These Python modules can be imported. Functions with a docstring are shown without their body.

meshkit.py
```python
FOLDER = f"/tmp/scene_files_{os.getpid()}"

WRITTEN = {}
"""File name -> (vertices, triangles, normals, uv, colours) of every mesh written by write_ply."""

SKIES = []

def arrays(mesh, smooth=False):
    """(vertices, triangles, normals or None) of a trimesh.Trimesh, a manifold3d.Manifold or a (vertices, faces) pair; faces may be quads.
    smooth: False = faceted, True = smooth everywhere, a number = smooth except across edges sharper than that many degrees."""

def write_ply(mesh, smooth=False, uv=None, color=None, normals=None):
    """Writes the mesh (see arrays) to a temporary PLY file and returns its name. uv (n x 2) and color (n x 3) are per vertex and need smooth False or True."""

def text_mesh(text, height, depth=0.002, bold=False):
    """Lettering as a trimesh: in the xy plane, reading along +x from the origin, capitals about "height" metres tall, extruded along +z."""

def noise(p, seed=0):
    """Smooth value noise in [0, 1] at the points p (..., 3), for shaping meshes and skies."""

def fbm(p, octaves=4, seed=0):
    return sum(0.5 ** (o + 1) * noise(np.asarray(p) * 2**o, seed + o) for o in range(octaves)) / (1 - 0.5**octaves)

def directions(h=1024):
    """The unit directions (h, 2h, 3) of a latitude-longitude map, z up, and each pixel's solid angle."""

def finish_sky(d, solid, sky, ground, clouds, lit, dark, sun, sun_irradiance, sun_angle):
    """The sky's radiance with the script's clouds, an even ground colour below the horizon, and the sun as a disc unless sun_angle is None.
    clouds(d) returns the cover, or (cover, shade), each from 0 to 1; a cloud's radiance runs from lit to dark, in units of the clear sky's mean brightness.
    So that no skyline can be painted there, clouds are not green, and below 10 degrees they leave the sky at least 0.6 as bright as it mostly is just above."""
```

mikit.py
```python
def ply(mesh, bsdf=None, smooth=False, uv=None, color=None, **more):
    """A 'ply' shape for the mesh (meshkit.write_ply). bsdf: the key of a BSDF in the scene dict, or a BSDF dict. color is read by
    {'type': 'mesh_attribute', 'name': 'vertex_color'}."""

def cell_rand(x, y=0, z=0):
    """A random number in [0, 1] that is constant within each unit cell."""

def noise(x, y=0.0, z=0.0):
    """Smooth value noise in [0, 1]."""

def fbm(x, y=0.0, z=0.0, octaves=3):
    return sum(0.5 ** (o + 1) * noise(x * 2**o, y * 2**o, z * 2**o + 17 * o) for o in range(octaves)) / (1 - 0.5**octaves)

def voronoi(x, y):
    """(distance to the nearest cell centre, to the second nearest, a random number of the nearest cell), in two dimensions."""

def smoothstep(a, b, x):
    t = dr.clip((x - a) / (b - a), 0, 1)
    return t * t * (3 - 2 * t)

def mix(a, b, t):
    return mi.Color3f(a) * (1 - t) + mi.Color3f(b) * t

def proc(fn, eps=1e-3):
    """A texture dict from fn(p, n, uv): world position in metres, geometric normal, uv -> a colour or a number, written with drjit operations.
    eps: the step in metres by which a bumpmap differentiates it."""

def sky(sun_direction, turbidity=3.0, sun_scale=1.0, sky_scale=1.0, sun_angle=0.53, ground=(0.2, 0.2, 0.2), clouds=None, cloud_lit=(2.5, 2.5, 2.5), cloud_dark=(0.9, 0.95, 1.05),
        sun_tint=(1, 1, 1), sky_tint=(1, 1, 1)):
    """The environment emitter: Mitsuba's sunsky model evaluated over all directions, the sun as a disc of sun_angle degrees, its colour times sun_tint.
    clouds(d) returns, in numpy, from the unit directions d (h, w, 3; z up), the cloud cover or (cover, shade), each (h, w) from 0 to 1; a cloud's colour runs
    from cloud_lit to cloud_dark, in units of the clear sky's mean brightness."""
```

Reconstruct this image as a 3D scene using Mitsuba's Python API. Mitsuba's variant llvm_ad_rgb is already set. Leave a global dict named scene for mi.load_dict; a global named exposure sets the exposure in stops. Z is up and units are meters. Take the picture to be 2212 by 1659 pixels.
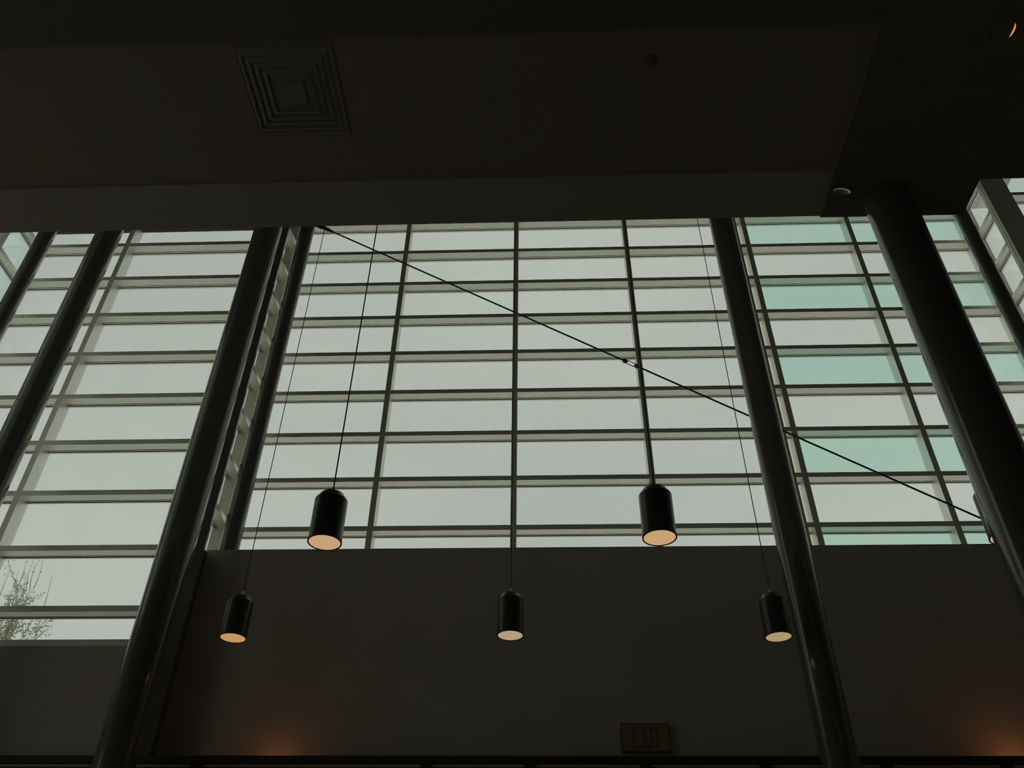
import math, random
import numpy as np, trimesh
import mitsuba as mi, drjit as dr
import mikit, meshkit
from mikit import proc, fbm, noise, mix

T = mi.ScalarTransform4f
scene, labels = {}, {}
EYE = 1.6            # eye height above the floor; heights below are written from the eye

# ------------------------------------------------------------------ camera, sky, exposure
FWD = np.array([-0.0333894, 0.7779044, 0.6274949])
UPV = np.array([0.0142031, -0.6274123, 0.7785578])
scene['camera'] = {'type': 'perspective', 'fov': 2 * math.degrees(math.atan(1106 / 1826.0)), 'fov_axis': 'x',
                   'near_clip': 0.05, 'far_clip': 2000.0,
                   'to_world': T().look_at(origin=[0, 0, EYE], target=[float(FWD[0]), float(FWD[1]), float(EYE + FWD[2])], up=[float(v) for v in UPV])}


def overcast(d):
    shade = meshkit.fbm(d * np.array([2.2, 2.2, 4.0]) + 5.0, 5, 3)
    return np.ones(d.shape[:2]), np.clip((shade - 0.3) * 1.8, 0, 1)


scene['sky'] = mikit.sky([0.3, 0.5, 0.8], turbidity=6.0, sun_scale=0.0, clouds=overcast, cloud_lit=(1.08, 1.11, 1.05), cloud_dark=(0.86, 0.925, 0.88), ground=(0.62, 0.61, 0.58))
exposure = 1.59


# ------------------------------------------------------------------ helpers
def box(x0, x1, y0, y1, z0, z1):
    b = trimesh.creation.box(extents=[x1 - x0, y1 - y0, z1 - z0])
    b.apply_translation([(x0 + x1) / 2, (y0 + y1) / 2, (z0 + z1) / 2 + EYE])
    return b


def joined(ms):
    return trimesh.util.concatenate(ms)


def lathe(profile, seg=48):
    """closed profile of (r, z), revolved about z"""
    p = np.array(profile, float)
    a = np.linspace(0, 2 * np.pi, seg, endpoint=False)
    v = np.stack([p[:, 0][None] * np.cos(a)[:, None], p[:, 0][None] * np.sin(a)[:, None], np.broadcast_to(p[:, 1], (seg, len(p)))], -1).reshape(-1, 3)
    n = len(p)
    f = []
    for i in range(seg):
        j = (i + 1) % seg
        for k in range(n):
            l = (k + 1) % n
            f += [[i * n + k, j * n + k, j * n + l], [i * n + k, j * n + l, i * n + l]]
    m = trimesh.Trimesh(v, f, process=False)
    m.update_faces(m.area_faces > 1e-12)
    m.merge_vertices()
    trimesh.repair.fix_normals(m)
    return m


def bar(p, q, r, sides=10):
    m = trimesh.creation.cylinder(radius=r, segment=[np.array(p, float) + [0, 0, EYE], np.array(q, float) + [0, 0, EYE]], sections=sides)
    return m


def moved(m, x, y, z, matrix=None):
    m = m.copy()
    if matrix is not None:
        m.apply_transform(matrix)
    m.apply_translation([x, y, z + EYE])
    return m


def free(key):
    if not any(k == key or k.startswith(key + '__') for k in list(scene) + list(labels)):
        return key
    i = 1
    while any(k == f'{key}_{i:03d}' or k.startswith(f'{key}_{i:03d}__') for k in list(scene) + list(labels)):
        i += 1
    return f'{key}_{i:03d}'


counts = {}


def numbered(key):
    n = counts.get(key, 0)
    counts[key] = n + 1
    return key if n == 0 else f'{key}_{n:03d}'


def put(name, mesh, bsdf, parent=None, smooth=False, **more):
    key = numbered((parent + '__' if parent else '') + name)
    scene[key] = mikit.ply(mesh, bsdf, smooth=smooth, **more)
    return key


def thing(name, label, cat, group=None):
    key = numbered(name)
    labels[key] = {'label': label, 'category': cat}
    if group:
        labels[key]['group'] = group
    return key


def struct(name, mesh, bsdf, label, smooth=False):
    scene[name] = mikit.ply(mesh, bsdf, smooth=smooth)
    labels[name] = {'label': label, 'kind': 'structure'}
    return name


def holder(name, label):
    labels[name] = {'label': label, 'kind': 'structure'}
    return name


# ------------------------------------------------------------------ materials
def paint(key, base, spread=0.12, rough=0.6, scale=2.0, spec=0.3):
    b = np.array(base)

    def fn(p, n, uv):
        t = fbm(p.x * scale, p.y * scale, p.z * scale, 4)
        g = noise(p.x * 90, p.y * 90, p.z * 90)
        return mi.Color3f(*[float(c) for c in b]) * (1 - spread + 2 * spread * t + 0.06 * (g - 0.5))
    scene[key] = {'type': 'twosided', 'b': {'type': 'principled', 'base_color': proc(fn), 'roughness': rough, 'specular': spec}}


def plain(key, base, rough=0.5, metallic=0.0, spec=0.5, clearcoat=0.0):
    scene[key] = {'type': 'twosided', 'b': {'type': 'principled', 'base_color': {'type': 'rgb', 'value': list(base)}, 'roughness': rough, 'metallic': metallic, 'specular': spec, 'clearcoat': clearcoat, 'clearcoat_gloss': 0.85}}


paint('mat_wall', (0.51, 0.455, 0.41), 0.05)
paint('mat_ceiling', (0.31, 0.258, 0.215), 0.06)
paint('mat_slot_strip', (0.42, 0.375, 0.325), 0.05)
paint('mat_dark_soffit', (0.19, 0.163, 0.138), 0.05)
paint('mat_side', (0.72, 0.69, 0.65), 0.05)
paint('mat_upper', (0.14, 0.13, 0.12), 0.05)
paint('mat_floor', (0.45, 0.42, 0.38), 0.15, rough=0.4)
paint('mat_frame', (0.90, 0.87, 0.80), 0.04, rough=0.42, scale=6)
scene['mat_frame']['b']['metallic'] = 0.7
plain('mat_gasket', (0.02, 0.02, 0.018), 0.7)
paint('mat_column', (0.105, 0.095, 0.084), 0.08, rough=0.14, spec=1.0)
plain('mat_steel', (0.015, 0.014, 0.013), 0.4)
plain('mat_pendant', (0.045, 0.044, 0.040), 0.25, clearcoat=0.5)
plain('mat_cord', (0.02, 0.018, 0.016), 0.5)
plain('mat_chrome', (0.7, 0.7, 0.68), 0.25, metallic=1.0)
plain('mat_trim_white', (0.75, 0.73, 0.68), 0.4)
plain('mat_header', (0.03, 0.028, 0.025), 0.6)
plain('mat_rail', (0.55, 0.42, 0.30), 0.5)
plain('mat_sign_panel', (0.37, 0.25, 0.14), 0.4)
plain('mat_sign_letter', (0.17, 0.14, 0.11), 0.5)
plain('mat_sign_edge', (0.14, 0.11, 0.085), 0.5)
plain('mat_grille', (0.29, 0.245, 0.205), 0.5)
plain('mat_can', (0.30, 0.27, 0.22), 0.35)
plain('mat_lamp_rim', (0.10, 0.035, 0.012), 0.5)
paint('mat_ground', (0.84, 0.82, 0.77), 0.15, scale=0.5)
paint('mat_bark', (0.30, 0.27, 0.22), 0.3, scale=20)
scene['mat_leaf'] = {'type': 'principledthin', 'base_color': {'type': 'rgb', 'value': [0.42, 0.43, 0.33]}, 'roughness': 0.6, 'diff_trans': 0.9}
scene['mat_glass'] = {'type': 'thindielectric', 'int_ior': 1.5, 'specular_transmittance': {'type': 'rgb', 'value': [0.945, 1.0, 0.93]}}
scene['mat_glass_teal'] = {'type': 'thindielectric', 'int_ior': 1.5, 'specular_transmittance': {'type': 'rgb', 'value': [0.72, 1.0, 0.88]}}
scene['mat_glass_pale'] = {'type': 'thindielectric', 'int_ior': 1.5, 'specular_transmittance': {'type': 'rgb', 'value': [0.84, 1.0, 0.92]}}
scene['mat_glass_dark'] = {'type': 'thindielectric', 'int_ior': 1.5, 'specular_transmittance': {'type': 'rgb', 'value': [0.5, 0.5, 0.5]}}


def glow_mat(colour):
    return {'type': 'area', 'radiance': {'type': 'rgb', 'value': [float(v) * 2 ** -exposure for v in colour]}}


# ------------------------------------------------------------------ the shell of the room
Z0, S = 6.970, 0.4914                 # first transom row, row spacing
D1, D2, D3 = 6.30, 5.681, 5.82        # front faces of the middle / left / far right glazing
XL, XM, XR = -5.10, -2.65, 4.704      # the three return walls
ROOF, CEIL = 8.2, 3.70
FLOOR = -EYE

struct('floor', box(-7, 7, -5, 6.6, FLOOR - 0.1, FLOOR), 'mat_floor', 'dark floor of the hall')
from shapely.geometry import Polygon
slab = trimesh.creation.extrude_polygon(Polygon([(-7, -5), (7, -5), (7, 2.89), (2.345, 2.89), (2.345, 3.13), (-7, 3.13)]), 0.25)
slab.apply_translation([0, 0, CEIL + EYE])
struct('ceiling', slab, 'mat_ceiling', 'dark flat ceiling above the viewer, ending short of the window wall')
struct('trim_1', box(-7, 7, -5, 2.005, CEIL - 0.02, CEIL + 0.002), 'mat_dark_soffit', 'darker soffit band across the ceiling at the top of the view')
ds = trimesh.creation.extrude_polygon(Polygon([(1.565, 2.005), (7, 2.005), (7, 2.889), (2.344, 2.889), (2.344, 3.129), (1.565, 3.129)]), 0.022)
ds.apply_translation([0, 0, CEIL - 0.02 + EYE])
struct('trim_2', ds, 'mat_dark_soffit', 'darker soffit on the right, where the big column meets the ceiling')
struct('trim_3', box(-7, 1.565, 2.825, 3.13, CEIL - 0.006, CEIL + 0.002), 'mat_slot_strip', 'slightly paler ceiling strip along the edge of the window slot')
struct('wall_upper_left_bounce', box(-7, -4.4, 3.10, 3.13, CEIL + 0.25, ROOF), 'mat_side', 'unseen upper wall at the left end of the window slot, made pale to reflect light onto the left frames')  # out of view; pale section acts as a reflector for the left frame fronts
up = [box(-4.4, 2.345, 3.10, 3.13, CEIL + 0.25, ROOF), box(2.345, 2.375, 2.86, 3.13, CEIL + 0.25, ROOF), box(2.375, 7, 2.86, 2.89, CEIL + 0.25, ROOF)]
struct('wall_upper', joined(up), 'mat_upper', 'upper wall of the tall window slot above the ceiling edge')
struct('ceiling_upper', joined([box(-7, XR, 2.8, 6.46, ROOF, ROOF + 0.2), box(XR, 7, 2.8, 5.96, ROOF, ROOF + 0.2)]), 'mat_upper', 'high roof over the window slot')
struct('wall_back', box(-7, 7, -5.2, -5, FLOOR, CEIL + 0.25), 'mat_wall', 'wall behind the viewer')
SW = (-2.4, 3.0, -0.9, 2.6)          # added out-of-view window in the left side wall: y from, y to, z from, z to
UW = (3.20, 5.15, 4.0)               # added out-of-view tall window in the left end of the window slot: y from, y to, z from
struct('wall_left', joined([box(-7.2, -7, -5.2, SW[0], FLOOR, ROOF), box(-7.2, -7, SW[1], 6.6, FLOOR, UW[2]), box(-7.2, -7, 2.8, UW[0], UW[2], ROOF), box(-7.2, -7, UW[1], 6.6, UW[2], ROOF), box(-7.2, -7, SW[0], SW[1], FLOOR, SW[2]), box(-7.2, -7, SW[0], SW[1], SW[3], UW[2]), box(-7.2, -7, SW[0], 2.8, UW[2], ROOF)]), 'mat_side', 'side wall on the left')
struct('wall_right', box(7, 7.2, -5.2, 6.6, FLOOR, ROOF), 'mat_wall', 'side wall on the right')
WT = 3.155      # top of the wall under the middle glazing
struct('wall_front', box(XM, 7, 5.95, 6.45, FLOOR, WT), 'mat_wall', 'plain dark grey wall under the middle and right glazing')
struct('wall_front_left', box(-7, XM - 0.0345, D2 + 0.004, 6.45, FLOOR, 2.268), 'mat_wall', 'plain dark grey wall under the left glazing')
struct('ground', box(-60, 60, 6.62, 90, FLOOR - 0.3, FLOOR - 0.1), 'mat_ground', 'paved ground outside the building')

# ------------------------------------------------------------------ glazing
BW, BT, BD = 0.050, 0.046, 0.115       # mullion width, transom height, depth from front face to glass


def frontal(w, Y, xs, zs, top, bottom, tint=None, widths=None):
    """a glazed wall in the plane y = Y: mullions at xs, transoms at zs, panes between"""
    widths = widths or [BW] * len(xs)
    for x, bw in zip(xs, widths):
        put('mullion', box(x - bw / 2, x + bw / 2, Y, Y + BD + 0.02, bottom, top), 'mat_frame', w)
    levels = [top] + list(zs) + [bottom]
    for i in range(len(xs) - 1):
        a, b = xs[i] + widths[i] / 2, xs[i + 1] - widths[i + 1] / 2
        for z in zs:
            tk = put('transom', box(a, b, Y, Y + BD + 0.02, z - BT / 2, z + BT / 2), 'mat_frame', w)
            put('gasket', joined([box(a, b, Y + 0.086, Y + 0.090, z - BT / 2 - 0.002, z - BT / 2), box(a, b, Y + 0.106, Y + 0.112, z - BT / 2 - 0.004, z - BT / 2)]), 'mat_gasket', tk)
        for j in range(len(levels) - 1):
            z1 = levels[j] - (BT / 2 if j else 0)
            z0 = levels[j + 1] + (BT / 2 if j + 1 < len(levels) - 1 else 0)
            m = trimesh.Trimesh([[a, Y + BD, z0 + EYE], [b, Y + BD, z0 + EYE], [b, Y + BD, z1 + EYE], [a, Y + BD, z1 + EYE]], [[0, 1, 2], [0, 2, 3]], process=False)
            g = tint(i, j) if tint else 'mat_glass'
            k = put('pane', m, g, w)
            if g == 'mat_glass_teal':
                labels[k] = {'label': 'pale green tinted pane'}


def side(w, X, out, ys, zs, top, bottom, tint=None, deep=BD):
    """a glazed return wall in the plane x = X, its outside toward out (-1 left, +1 right)"""
    def bx(d0, d1, y0, y1, z0, z1):
        a, b = X + out * d0, X + out * d1
        return box(min(a, b), max(a, b), y0, y1, z0, z1)
    for y in ys:
        put('mullion', bx(0, deep + 0.02, y - BW / 2, y + BW / 2, bottom, top), 'mat_frame', w)
    levels = [top] + list(zs) + [bottom]
    for i in range(len(ys) - 1):
        a, b = ys[i] + BW / 2, ys[i + 1] - BW / 2
        for z in zs:
            tk = put('transom', bx(0, deep + 0.02, a, b, z - BT / 2, z + BT / 2), 'mat_frame', w)
            put('gasket', joined([bx(deep - 0.029, deep - 0.025, a, b, z - BT / 2 - 0.002, z - BT / 2), bx(deep - 0.009, deep - 0.003, a, b, z - BT / 2 - 0.004, z - BT / 2)]), 'mat_gasket', tk)
        for j in range(len(levels) - 1):
            z1 = levels[j] - (BT / 2 if j else 0)
            z0 = levels[j + 1] + (BT / 2 if j + 1 < len(levels) - 1 else 0)
            x = X + out * deep
            m = trimesh.Trimesh([[x, a, z0 + EYE], [x, b, z0 + EYE], [x, b, z1 + EYE], [x, a, z1 + EYE]], [[0, 1, 2], [0, 2, 3]], process=False)
            put('pane', m, tint(i, j) if tint else 'mat_glass', w)


row = [Z0 - S * k for k in range(-2, 12)]          # row[0] is k = -2
main_rows = row[0:10]                              # k = -2 .. 7
left_rows = row[3:12]                              # k = 1 .. 9
SILL1, SILL2 = WT, 2.268
w1 = holder('window_1', 'wide middle curtain wall of pale glass and long transoms')
frontal(w1, D1, [XM + 0.025, -1.459, -0.244, 0.967, 2.185], main_rows, ROOF, SILL1, widths=[0.05, BW, BW, BW, 0.046])
w2 = holder('window_2', 'left curtain wall of pale glass, reaching lower than the middle one')
frontal(w2, D2, [XL - 0.015, -4.192, XM - 0.02], left_rows, 6.83, SILL2 + 0.048, widths=[0.03, BW, 0.05])
put('sill_rail', box(XL, XM, D2, D2 + BD + 0.02, SILL2, SILL2 + 0.048), 'mat_frame', w2)
labels[put('head_panel', box(XL, XM, D2 + 0.02, D2 + BD + 0.01, 6.805, ROOF), 'mat_steel', w2)] = {'label': 'dark head panel above the glass'}
w3 = holder('window_3', 'right curtain wall with alternating pale green and clear rows of glass')
TEAL = 'mat_glass_teal'
frontal(w3, D1, [2.185 + 0.001, 2.288, 3.433, XR - 0.02], main_rows, ROOF, SILL1,
        tint=lambda i, j: 'mat_glass' if i == 0 else (TEAL if j % 2 == 0 else 'mat_glass'), widths=[0.044, BW, BW, 0.04])
w4 = holder('window_4', 'narrow glazed return between the left and middle curtain walls')
side(w4, XM, -1, [D2 + 0.05, D1 - 0.05], main_rows, ROOF, SILL1 - 0.02)
w5 = holder('window_5', 'glazed return at the far left, running toward the viewer')
side(w5, XL, -1, [5.245, D2 + 0.035], row[1:12], ROOF, SILL2, tint=lambda i, j: 'mat_glass_pale', deep=0.085)
w6 = holder('window_6', 'glazed return at the far right, running toward the viewer')
side(w6, XR, 1, [D3 + 0.06, D1 - 0.012], main_rows, ROOF, SILL1, deep=0.08)
w7 = holder('window_7', 'small frontal window at the upper right edge of the view')
frontal(w7, D3, [XR + 0.235, 5.9, 6.97], [z + 0.19 for z in main_rows], ROOF, SILL1, tint=lambda i, j: 'mat_glass_pale', widths=[0.04, BW, BW])
labels[put('corner_post', box(XR, XR + 0.215, D3 - 0.004, D3 + 0.03, SILL1, ROOF), 'mat_frame', w7)] = {'label': 'dark corner post'}
w10 = holder('added_window_10', 'unseen frontal window beyond the far left return, added for light from the left')  # added out of view to light the left edges of the columns
frontal(w10, 5.216, [-6.98, -6.2, XL - 0.245], row[1:12], ROOF, SILL2, tint=lambda i, j: 'mat_glass_pale', widths=[BW, BW, 0.04])
labels[put('corner_post', box(XL - 0.225, XL, 5.212, 5.244, SILL2, ROOF), 'mat_frame', w10)] = {'label': 'dark corner post'}
struct('wall_front_far_left', joined([box(-7, XL, 5.216, D2 + 0.0035, FLOOR, SILL2)]), 'mat_wall', 'wall beside the far left return')
struct('wall_spandrel', joined([box(XR, 7, D3, 5.96, FLOOR, SILL1)]), 'mat_wall', 'wall below the far right window')

kp = thing('corner_post', 'dark square steel corner post between the left glazing and the narrow return', 'post')
put('shaft', box(XM + 0.010, XM + 0.090, D2 - 0.004, D2 + 0.022, FLOOR + 0.015, ROOF), 'mat_column', kp)
put('base_plate', box(XM - 0.02, XM + 0.12, D2 - 0.05, D2 + 0.0035, FLOOR, FLOOR + 0.015), 'mat_steel', kp)
struct('wall_return', box(XM - 0.034, XM - 0.0005, D2 + 0.004, 6.45, FLOOR, WT - 0.02), 'mat_column', 'short return wall behind the corner post, shade put into its dark colour')  # dark column paint stands in for the shade in this corner

# ------------------------------------------------------------------ round columns
def column(x, y, r, z0, z1, label, group=None):
    m = lathe([(0, z0), (r, z0), (r, z1), (0, z1)], 64)
    k = numbered('round_column')
    scene[k] = mikit.ply(moved(m, x, y, 0), 'mat_column', smooth=35)
    labels[k] = {'label': label, 'category': 'column'}
    return k


column(-4.06, 5.20, 0.108, FLOOR, ROOF, 'black round column crossing the left glazing, the thick one nearest the left edge')
column(-2.540, 5.20, 0.122, FLOOR, ROOF, 'thick black round column between the left and middle glazing, running down past the wall')
column(1.690, 5.20, 0.106, FLOOR, ROOF, 'black round column between the middle and right glazing, beside a hanging lamp')
column(1.889, 3.00, 0.121, FLOOR, CEIL - 0.018, 'largest black round column, in front of the right glazing and partly hiding a lamp')
column(-2.528, 6.06, 0.080, WT, ROOF, 'slim black round column behind the wall top at the left end of the middle glazing')
column(-4.845, 5.40, 0.073, FLOOR, ROOF, 'slim black round column at the upper left corner of the left glazing')
column(4.496, 6.02, 0.0735, WT, ROOF, 'slim black round column at the right end of the right glazing')

# ------------------------------------------------------------------ pendant lamps
PR = 0.080
shade_m = lathe([(PR, 0.0), (PR, 0.228), (PR - 0.003, 0.232), (0.057, 0.262), (0.012, 0.262), (0.012, 0.256), (0.054, 0.256), (PR - 0.005, 0.226), (PR - 0.005, 0.0)], 56)
rim_m = lathe([(PR + 0.0015, -0.001), (PR + 0.0015, 0.007), (PR - 0.0045, 0.007), (PR - 0.0045, -0.001)], 56)
lens_m = trimesh.Trimesh(*(lambda a: (np.vstack([np.stack([(PR - 0.0044) * np.cos(a), (PR - 0.0044) * np.sin(a), 0 * a + 0.0015], -1), [[0, 0, 0.0015]]]),
                                      [[(i + 1) % 48, i, 48] for i in range(48)]))(np.linspace(0, 2 * np.pi, 48, endpoint=False)), process=False)
grip_m = lathe([(0.006, 0.269), (0.006, 0.292), (0.004, 0.310), (0, 0.310), (0, 0.269)], 16)
collar_m = lathe([(0.016, 0.262), (0.016, 0.269), (0, 0.269), (0, 0.262)], 24)
stay_m = joined([trimesh.creation.cylinder(radius=0.0022, segment=[[dx, -0.004, 0.262], [dx * 0.3, 0, 0.335]], sections=8) for dx in (-0.03, 0.0)])

HANG = [  # x, y, z of the lamp's lower rim, radiance
    (-1.036, 3.570, 1.927, (0.56, 0.345, 0.175), 'black cylinder pendant lamp in front of the leftmost panes of the middle glazing'),
    (0.551, 3.570, 1.938, (0.55, 0.355, 0.165), 'black cylinder pendant lamp in front of the right mullion of the middle glazing'),
    (2.155, 3.570, 1.930, (0.55, 0.36, 0.17), 'black cylinder pendant lamp half hidden by the largest column'),
    (-1.906, 4.950, 2.023, (0.54, 0.285, 0.105), 'black cylinder pendant lamp, leftmost of the three in front of the dark wall'),
    (-0.203, 4.950, 2.031, (0.45, 0.33, 0.19), 'black cylinder pendant lamp, middle one of the three in front of the dark wall'),
    (1.407, 4.950, 2.015, (0.40, 0.305, 0.14), 'black cylinder pendant lamp in front of the dark wall, beside the lower right column'),
]
for x, y, z, rad, label in HANG:
    t = thing('pendant_lamp', label, 'lamp', 'black cylinder pendant lamps')
    put('shade', moved(shade_m, x, y, z), 'mat_pendant', t, smooth=30)
    labels[put('rim', moved(rim_m, x, y, z), 'mat_lamp_rim', t, smooth=30)] = {'label': 'dark reddish rim'}
    labels[put('lens', moved(lens_m, x, y, z), 'mat_trim_white', t, emitter=glow_mat(rad))] = {'label': 'warm glowing lens'}
    put('collar', moved(collar_m, x, y, z), 'mat_cord', t, smooth=30)
    labels[put('cable_grip', moved(grip_m, x, y, z), 'mat_chrome' if y > 4 else 'mat_cord', t, smooth=30)] = {'label': 'small cable grip'}
    put('cord', bar((x, y, z + 0.30), (x, y, ROOF + 0.01), 0.0035 if y < 4 else 0.0028, 8), 'mat_cord', t, smooth=True)
    if 0 < x < 1:
        put('stay_wire', moved(stay_m, x, y, z), 'mat_chrome', t)

# ------------------------------------------------------------------ tension rod with turnbuckle
rod = thing('tension_rod', 'thin dark steel tie rod with a turnbuckle slanting across the glazing', 'rod')
RY = 6.05
A, B = np.array([-2.396, RY, 7.146]), np.array([3.93, RY, 3.165])
B = np.array([3.502, RY, 3.433]) + (np.array([3.502, RY, 3.433]) - A) * 0.073
u = (B - A) / np.linalg.norm(B - A)
L = np.linalg.norm(B - A)
t0, t1 = (0.791 + 2.396) / u[0], (0.905 + 2.396) / u[0]
put('upper_rod', bar(A, A + u * (t0 + 0.02), 0.0078), 'mat_steel', rod, smooth=40)
put('lower_rod', bar(A + u * (t1 - 0.02), B, 0.0078), 'mat_steel', rod, smooth=40)
nrm = np.array([u[2], 0, -u[0]])
side_bars = joined([bar(A + u * t0 + nrm * s, A + u * t1 + nrm * s, 0.0035, 8) for s in (0.019, -0.019)])
ends = joined([bar(A + u * (t - 0.012) , A + u * (t + 0.012), 0.021, 12) for t in (t0, t1)] + [bar(A + u * (t0 + 0.01), A + u * (t0 + 0.032), 0.010), bar(A + u * (t1 - 0.032), A + u * (t1 - 0.01), 0.010)])
labels[put('turnbuckle', joined([side_bars, ends]), 'mat_steel', rod)] = {'label': 'open frame turnbuckle'}
for e, d in ((A, 1), (B, -1)):
    c = e + u * d * 0.02
    fork = joined([bar(c, c + u * d * 0.11, 0.020, 12), bar(c + u * d * 0.10, c + u * d * 0.17, 0.014, 12)])
    put('clevis', fork, 'mat_steel', rod, smooth=35)
pa, pb = A - u * 0.10, A + u * 0.055
pq = Polygon([(pa[0] + nrm[0] * 0.026, pa[2] + nrm[2] * 0.026), (pb[0] + nrm[0] * 0.026, pb[2] + nrm[2] * 0.026), (pb[0] - nrm[0] * 0.026, pb[2] - nrm[2] * 0.026), (pa[0] - nrm[0] * 0.026, pa[2] - nrm[2] * 0.026)])
pl = trimesh.creation.extrude_polygon(pq, 0.014)
pl.apply_transform(trimesh.transformations.rotation_matrix(math.pi / 2, [1, 0, 0]))
pl.apply_translation([0, RY + 0.007, EYE])
put('gusset_plate', pl, 'mat_steel', rod)
put('anchor_plate', box(B[0] - 0.05, B[0] + 0.09, RY - 0.007, RY + 0.007, WT, B[2] + 0.03), 'mat_steel', rod)

# ------------------------------------------------------------------ ceiling fittings
diff = thing('ceiling_diffuser', 'square air diffuser with stepped concentric rings in the dark ceiling', 'air vent')
cx, cy, half = -1.190, 2.285, 0.238


def ring(h, wd, z0, z1, inset):
    """a square ring whose blade slopes inward and up"""
    o, i = h, h - wd
    def sq(a, z):
        return [[cx - a, cy - a, z + EYE], [cx + a, cy - a, z + EYE], [cx + a, cy + a, z + EYE], [cx - a, cy + a, z + EYE]]
    v = sq(o, z0) + sq(i, z0) + sq(i - inset, z1) + sq(o - inset, z1)
    f = []
    for k in range(4):
        l = (k + 1) % 4
        for p, q in ((0, 4), (4, 8), (8, 12), (12, 0)):
            f += [[p + k, p + l, q + l], [p + k, q + l, q + k]]
    m = trimesh.Trimesh(v, f, process=False)
    trimesh.repair.fix_normals(m)
    return m


put('frame', ring(half, 0.018, CEIL - 0.006, CEIL + 0.004, 0.0), 'mat_grille', diff)
for h in (0.205, 0.172, 0.140, 0.108):
    put('blade', ring(h, 0.007, CEIL - 0.008, CEIL - 0.002, -0.016), 'mat_grille', diff)
put('centre_plate', box(cx - 0.062, cx + 0.062, cy - 0.062, cy + 0.062, CEIL - 0.008, CEIL - 0.002), 'mat_grille', diff)
put('back_plate', box(cx - 0.22, cx + 0.22, cy - 0.22, cy + 0.22, CEIL - 0.0012, CEIL + 0.001), 'mat_grille', diff)

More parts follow.
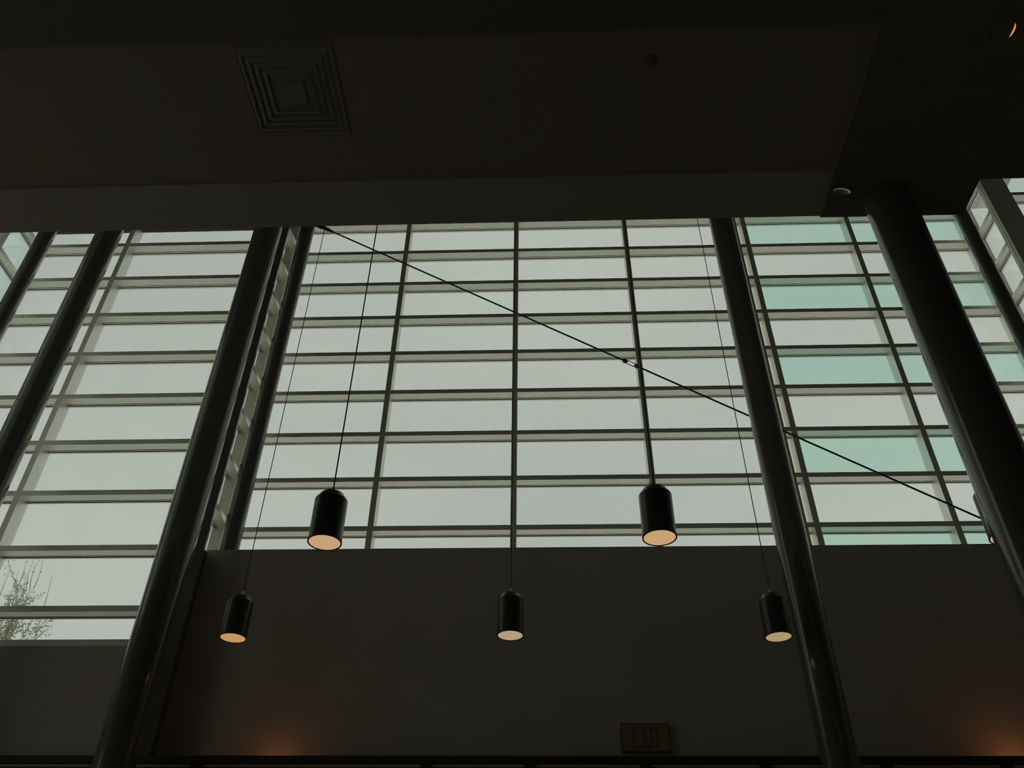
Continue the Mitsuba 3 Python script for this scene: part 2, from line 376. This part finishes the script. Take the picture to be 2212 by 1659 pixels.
dl = thing('recessed_downlight', 'small round gimbal downlight with a pale tilted ring, beside the top of the largest column', 'light')
DX, DY, DZ = 1.626, 2.930, CEIL - 0.02
tilt = trimesh.transformations.rotation_matrix(math.radians(22), [0, 0, 1]) @ trimesh.transformations.rotation_matrix(math.radians(36), [1, 0, 0])
put('flange', moved(lathe([(0.034, -0.002), (0.052, -0.002), (0.052, 0.001), (0.034, 0.001)], 40), DX, DY, DZ), 'mat_dark_soffit', dl, smooth=30)
labels[put('gimbal_ring', moved(lathe([(0.037, -0.004), (0.045, -0.003), (0.045, 0.003), (0.037, 0.004)], 40), DX, DY, DZ - 0.022, tilt), 'mat_chrome', dl, smooth=30)] = {'label': 'pale tilted ring'}
put('reflector', moved(lathe([(0.037, -0.002), (0.037, 0.002), (0.020, 0.012), (0.0, 0.014), (0.0, 0.010), (0.020, 0.008)], 40), DX, DY, DZ - 0.022, tilt), 'mat_can', dl, smooth=30)

d2 = thing('recessed_downlight', 'lit orange recessed lamp at the upper right corner of the view', 'light')
LX, LY = 2.114, 2.054
put('trim_ring', moved(lathe([(0.060, -0.004), (0.074, -0.002), (0.074, 0.0), (0.060, 0.0)], 40), LX, LY, DZ), 'mat_dark_soffit', d2, smooth=30)
cres = [(0.058 * math.cos(a), 0.058 * math.sin(a)) for a in np.linspace(-0.72, 0.72, 15)] + [(0.0475 + 0.003 - 0.004 * (a / 0.72) ** 2, 0.058 * math.sin(a)) for a in np.linspace(0.62, -0.62, 11)]
lens2 = trimesh.creation.extrude_polygon(Polygon(cres).buffer(0), 0.003)
labels[put('lamp', moved(lens2, LX, LY, DZ - 0.0055), 'mat_trim_white', d2, emitter={'type': 'area', 'radiance': {'type': 'rgb', 'value': [v * 2 ** -exposure for v in (0.68, 0.29, 0.11)]}})] = {'label': 'glowing orange lamp edge'}
put('baffle', moved(lathe([(0.0, -0.0025), (0.060, -0.0025), (0.060, -0.0005), (0.0, -0.0005)], 40), LX, LY, DZ), 'mat_dark_soffit', d2, smooth=30)

sp = thing('ceiling_sensor', 'small dark round fitting on the ceiling, right of the air diffuser', 'sensor')
put('base', moved(lathe([(0.0, 0.0), (0.030, 0.0), (0.030, -0.008), (0.0, -0.008)], 32), 0.541, 2.168, CEIL), 'mat_dark_soffit', sp, smooth=30)
put('cap', moved(lathe([(0.0, -0.008), (0.020, -0.008), (0.014, -0.022), (0.0, -0.024)], 32), 0.541, 2.168, CEIL), 'mat_dark_soffit', sp, smooth=30)

# ------------------------------------------------------------------ exit sign
ex = thing('exit_sign', 'dim rectangular EXIT sign on the dark wall below the right pendant lamps', 'sign')
SX0, SX1, SZ0, SZ1, SY = 0.513, 0.825, 1.633, 1.802, 5.918
put('housing', joined([box(SX0 - 0.006, SX0, SY - 0.004, 5.95, SZ0, SZ1), box(SX1, SX1 + 0.006, SY - 0.004, 5.95, SZ0, SZ1), box(SX0 - 0.006, SX1 + 0.006, SY - 0.004, 5.95, SZ1, SZ1 + 0.006), box(SX0 - 0.006, SX1 + 0.006, SY - 0.004, 5.95, SZ0 - 0.008, SZ0)]), 'mat_sign_edge', ex)
panel = put('panel', box(SX0, SX1, SY, 5.95, SZ0, SZ1), 'mat_sign_panel', ex)
Wd, b0, b1 = SX1 - SX0, SZ0 + 0.012, SZ1 - 0.012
st = 0.019


def fx(f):
    return SX0 + Wd * f


def strip(p, q, w):
    p, q = np.array(p), np.array(q)
    dxy = (q - p) / np.linalg.norm(q - p)
    nn = np.array([-dxy[1], dxy[0]]) * w / 2
    m = trimesh.creation.extrude_polygon(Polygon([p + nn, q + nn, q - nn, p - nn]), 0.003)
    m.apply_transform(trimesh.transformations.rotation_matrix(math.pi / 2, [1, 0, 0]))
    m.apply_translation([0, SY, EYE])
    return m


def lb(x0, x1, z0, z1):
    return box(x0, x1, SY - 0.003, SY, z0, z1)


mid = (b0 + b1) / 2
put('letter', joined([lb(fx(.215), fx(.215) + st, b0, b1), lb(fx(.215) + st, fx(.385), b1 - st, b1), lb(fx(.215) + st, fx(.365), mid - st / 2, mid + st / 2), lb(fx(.215) + st, fx(.385), b0, b0 + st)]), 'mat_sign_letter', panel)
put('letter', joined([strip((fx(.425), b0), (fx(.545), b1), st), strip((fx(.425), b1), (fx(.545), b0), st)]), 'mat_sign_letter', panel)
put('letter', lb(fx(.595), fx(.595) + st, b0, b1), 'mat_sign_letter', panel)
put('letter', joined([lb(fx(.675), fx(.825), b1 - st, b1), lb(fx(.75) - st / 2, fx(.75) + st / 2, b0, b1 - st)]), 'mat_sign_letter', panel)

# ------------------------------------------------------------------ header ledge and shopfront under it
struct('trim_4', joined([box(-7, 7, 5.55, 5.60, 1.457, 1.502), box(-7, 7, 5.60, D2 + 0.004, 1.457, 1.475), box(XM, 7, D2, 5.95, 1.457, 1.475)]), 'mat_header', 'dark header ledge along the foot of the walls at the bottom edge of the view')
w9 = holder('added_window_9', 'large unseen window added in the left side wall for light from the left')  # added out of view to bring daylight into the hall from the left
side(w9, -7.0, -1, [SW[0] + 0.025, -0.6, 1.2, SW[1] - 0.025], [1.8, 1.0, 0.2], SW[3], SW[2])
w11 = holder('added_window_11', 'tall unseen window added in the left end wall of the slot for light')  # added out of view to light the left columns and left frame fronts
side(w11, -7.0, -1, [UW[0] + 0.025, 4.17, UW[1] - 0.025], [z for z in row if UW[2] + 0.2 < z < ROOF - 0.1], ROOF, UW[2])
w8 = holder('window_8', 'shopfront frame under the dark header ledge')
posts = [-4.28, -3.55, -2.19, -0.744, -0.10, 0.62, 1.35, 2.08, 2.80, 4.2, 5.6]
for a in posts:
    put('post', box(a - 0.036, a + 0.036, 5.556, 5.62, FLOOR, 1.457), 'mat_header', w8)
for a, b in zip(posts[:-1], posts[1:]):
    put('rail', box(a + 0.036, b - 0.036, 5.565, 5.60, 1.441, 1.4535), 'mat_rail', w8)
    put('pane', box(a + 0.036, b - 0.036, 5.588, 5.594, FLOOR + 0.05, 1.441), 'mat_glass_dark', w8)

struct('trim_5', box(XR + 0.12, 5.60, 5.97, 6.9, ROOF + 0.02, ROOF + 0.2), 'mat_side', 'pale roof soffit outside the far right window')

# small up-lights standing on the ledge, against the wall
for x, y, power, label in ((-1.80, 5.79, 0.75, 'small warm up-light on the header ledge that lights the wall left of centre'),
                           (3.06, 5.79, 1.1, 'small warm up-light on the header ledge that lights the wall at the right edge')):
    t = thing('ledge_uplight', label, 'light', None)
    put('body', moved(lathe([(0.0, 0.0), (0.022, 0.0), (0.022, 0.012), (0.0, 0.012)], 24), x, y, 1.475), 'mat_header', t, smooth=30)
    em = trimesh.creation.cylinder(radius=0.016, height=0.004, sections=20)
    put('lamp', moved(em, x, y, 1.489), 'mat_trim_white', t, emitter={'type': 'area', 'radiance': {'type': 'rgb', 'value': [17 * power, 6.2 * power, 1.9 * power]}})

# ------------------------------------------------------------------ tree outside, beyond the left glazing
rng = random.Random(7)
tree = thing('garden_tree', 'thin leafy branches of a tree outside the lower left pane', 'tree')
TX, TY = -8.55, 12.0
put('trunk', bar((TX, TY, FLOOR - 0.1), (TX, TY, 3.2), 0.07, 12), 'mat_bark', tree, smooth=True)
wood, leaves_v, leaves_f = [], [], []


def leaf(p, size):
    th, ph = rng.uniform(0, 2 * math.pi), rng.uniform(-0.6, 0.9)
    d = np.array([math.cos(th) * math.cos(ph), math.sin(th) * math.cos(ph), math.sin(ph)])
    s = np.cross(d, [rng.uniform(-1, 1), rng.uniform(-1, 1), rng.uniform(-1, 1)])
    s /= np.linalg.norm(s) + 1e-9
    n = np.cross(d, s)
    k = len(leaves_v)
    leaves_v.extend([p, p + d * size * .45 + s * size * .2 + n * size * .06, p + d * size, p + d * size * .45 - s * size * .2 + n * size * .06])
    leaves_f.extend([[k, k + 1, k + 2], [k, k + 2, k + 3]])


def twig(p, q, r0, leafy, bend=0.08):
    p, q = np.array(p, float), np.array(q, float)
    n = 7
    off = np.array([rng.uniform(-bend, bend), rng.uniform(-bend, bend), 0])
    pts = [p + (q - p) * t + off * math.sin(math.pi * t) for t in np.linspace(0, 1, n)]
    for i in range(n - 1):
        wood.append(bar(pts[i], pts[i + 1], max(0.0028, r0 * (1 - i / n)), 6))
    length = np.linalg.norm(q - p)
    for _ in range(int(leafy * length)):
        t = rng.uniform(0.05, 0.93) ** 0.9
        c = p + (q - p) * t + off * math.sin(math.pi * t)
        c = c + np.array([rng.gauss(0, 0.03), rng.gauss(0, 0.06), rng.gauss(0, 0.03)])
        leaf(c, rng.uniform(0.03, 0.06))
    return pts


tops = [(-8.45, 6.05), (-8.30, 6.0), (-8.27, 6.28), (-8.12, 6.25), (-8.03, 6.28), (-7.97, 6.22), (-7.72, 5.9), (-7.85, 5.45), (-8.2, 5.75), (-8.05, 5.65)]
for i, (x, z) in enumerate(tops):
    y = TY + rng.uniform(-0.5, 0.5)
    s = y / TY
    b = (x + rng.uniform(-0.15, 0.15), TY, 3.9 + rng.uniform(-0.3, 0.3))
    wood.append(bar((TX, TY, 3.0 + 0.05 * i), b, 0.022, 7))
    bare = np.array([x * s, y, z * s])
    m = np.array([(x + 0.02 + 0.08 * rng.random()) * s, y, (z - rng.uniform(0.45, 0.65)) * s])
    twig(b, m, 0.012, 75, 0.12)
    twig(m, bare, 0.006, 4 if i not in (7, 8, 9) else 55, 0.05)
    for k in range(5):
        t = rng.uniform(0.35, 1.0)
        st_ = np.array(b) + (m - np.array(b)) * t
        twig(st_, st_ + np.array([rng.uniform(-0.22, 0.30), rng.uniform(-0.4, 0.4), rng.uniform(0.12, 0.45)]), 0.005, 80, 0.04)
put('branches', joined(wood), 'mat_bark', tree)
leaf_mesh = trimesh.Trimesh(np.array(leaves_v) + [0, 0, EYE], leaves_f, process=False)
k = put('foliage', leaf_mesh, 'mat_leaf', tree)
labels[k] = {'label': 'small grey green leaves', 'kind': 'stuff'}
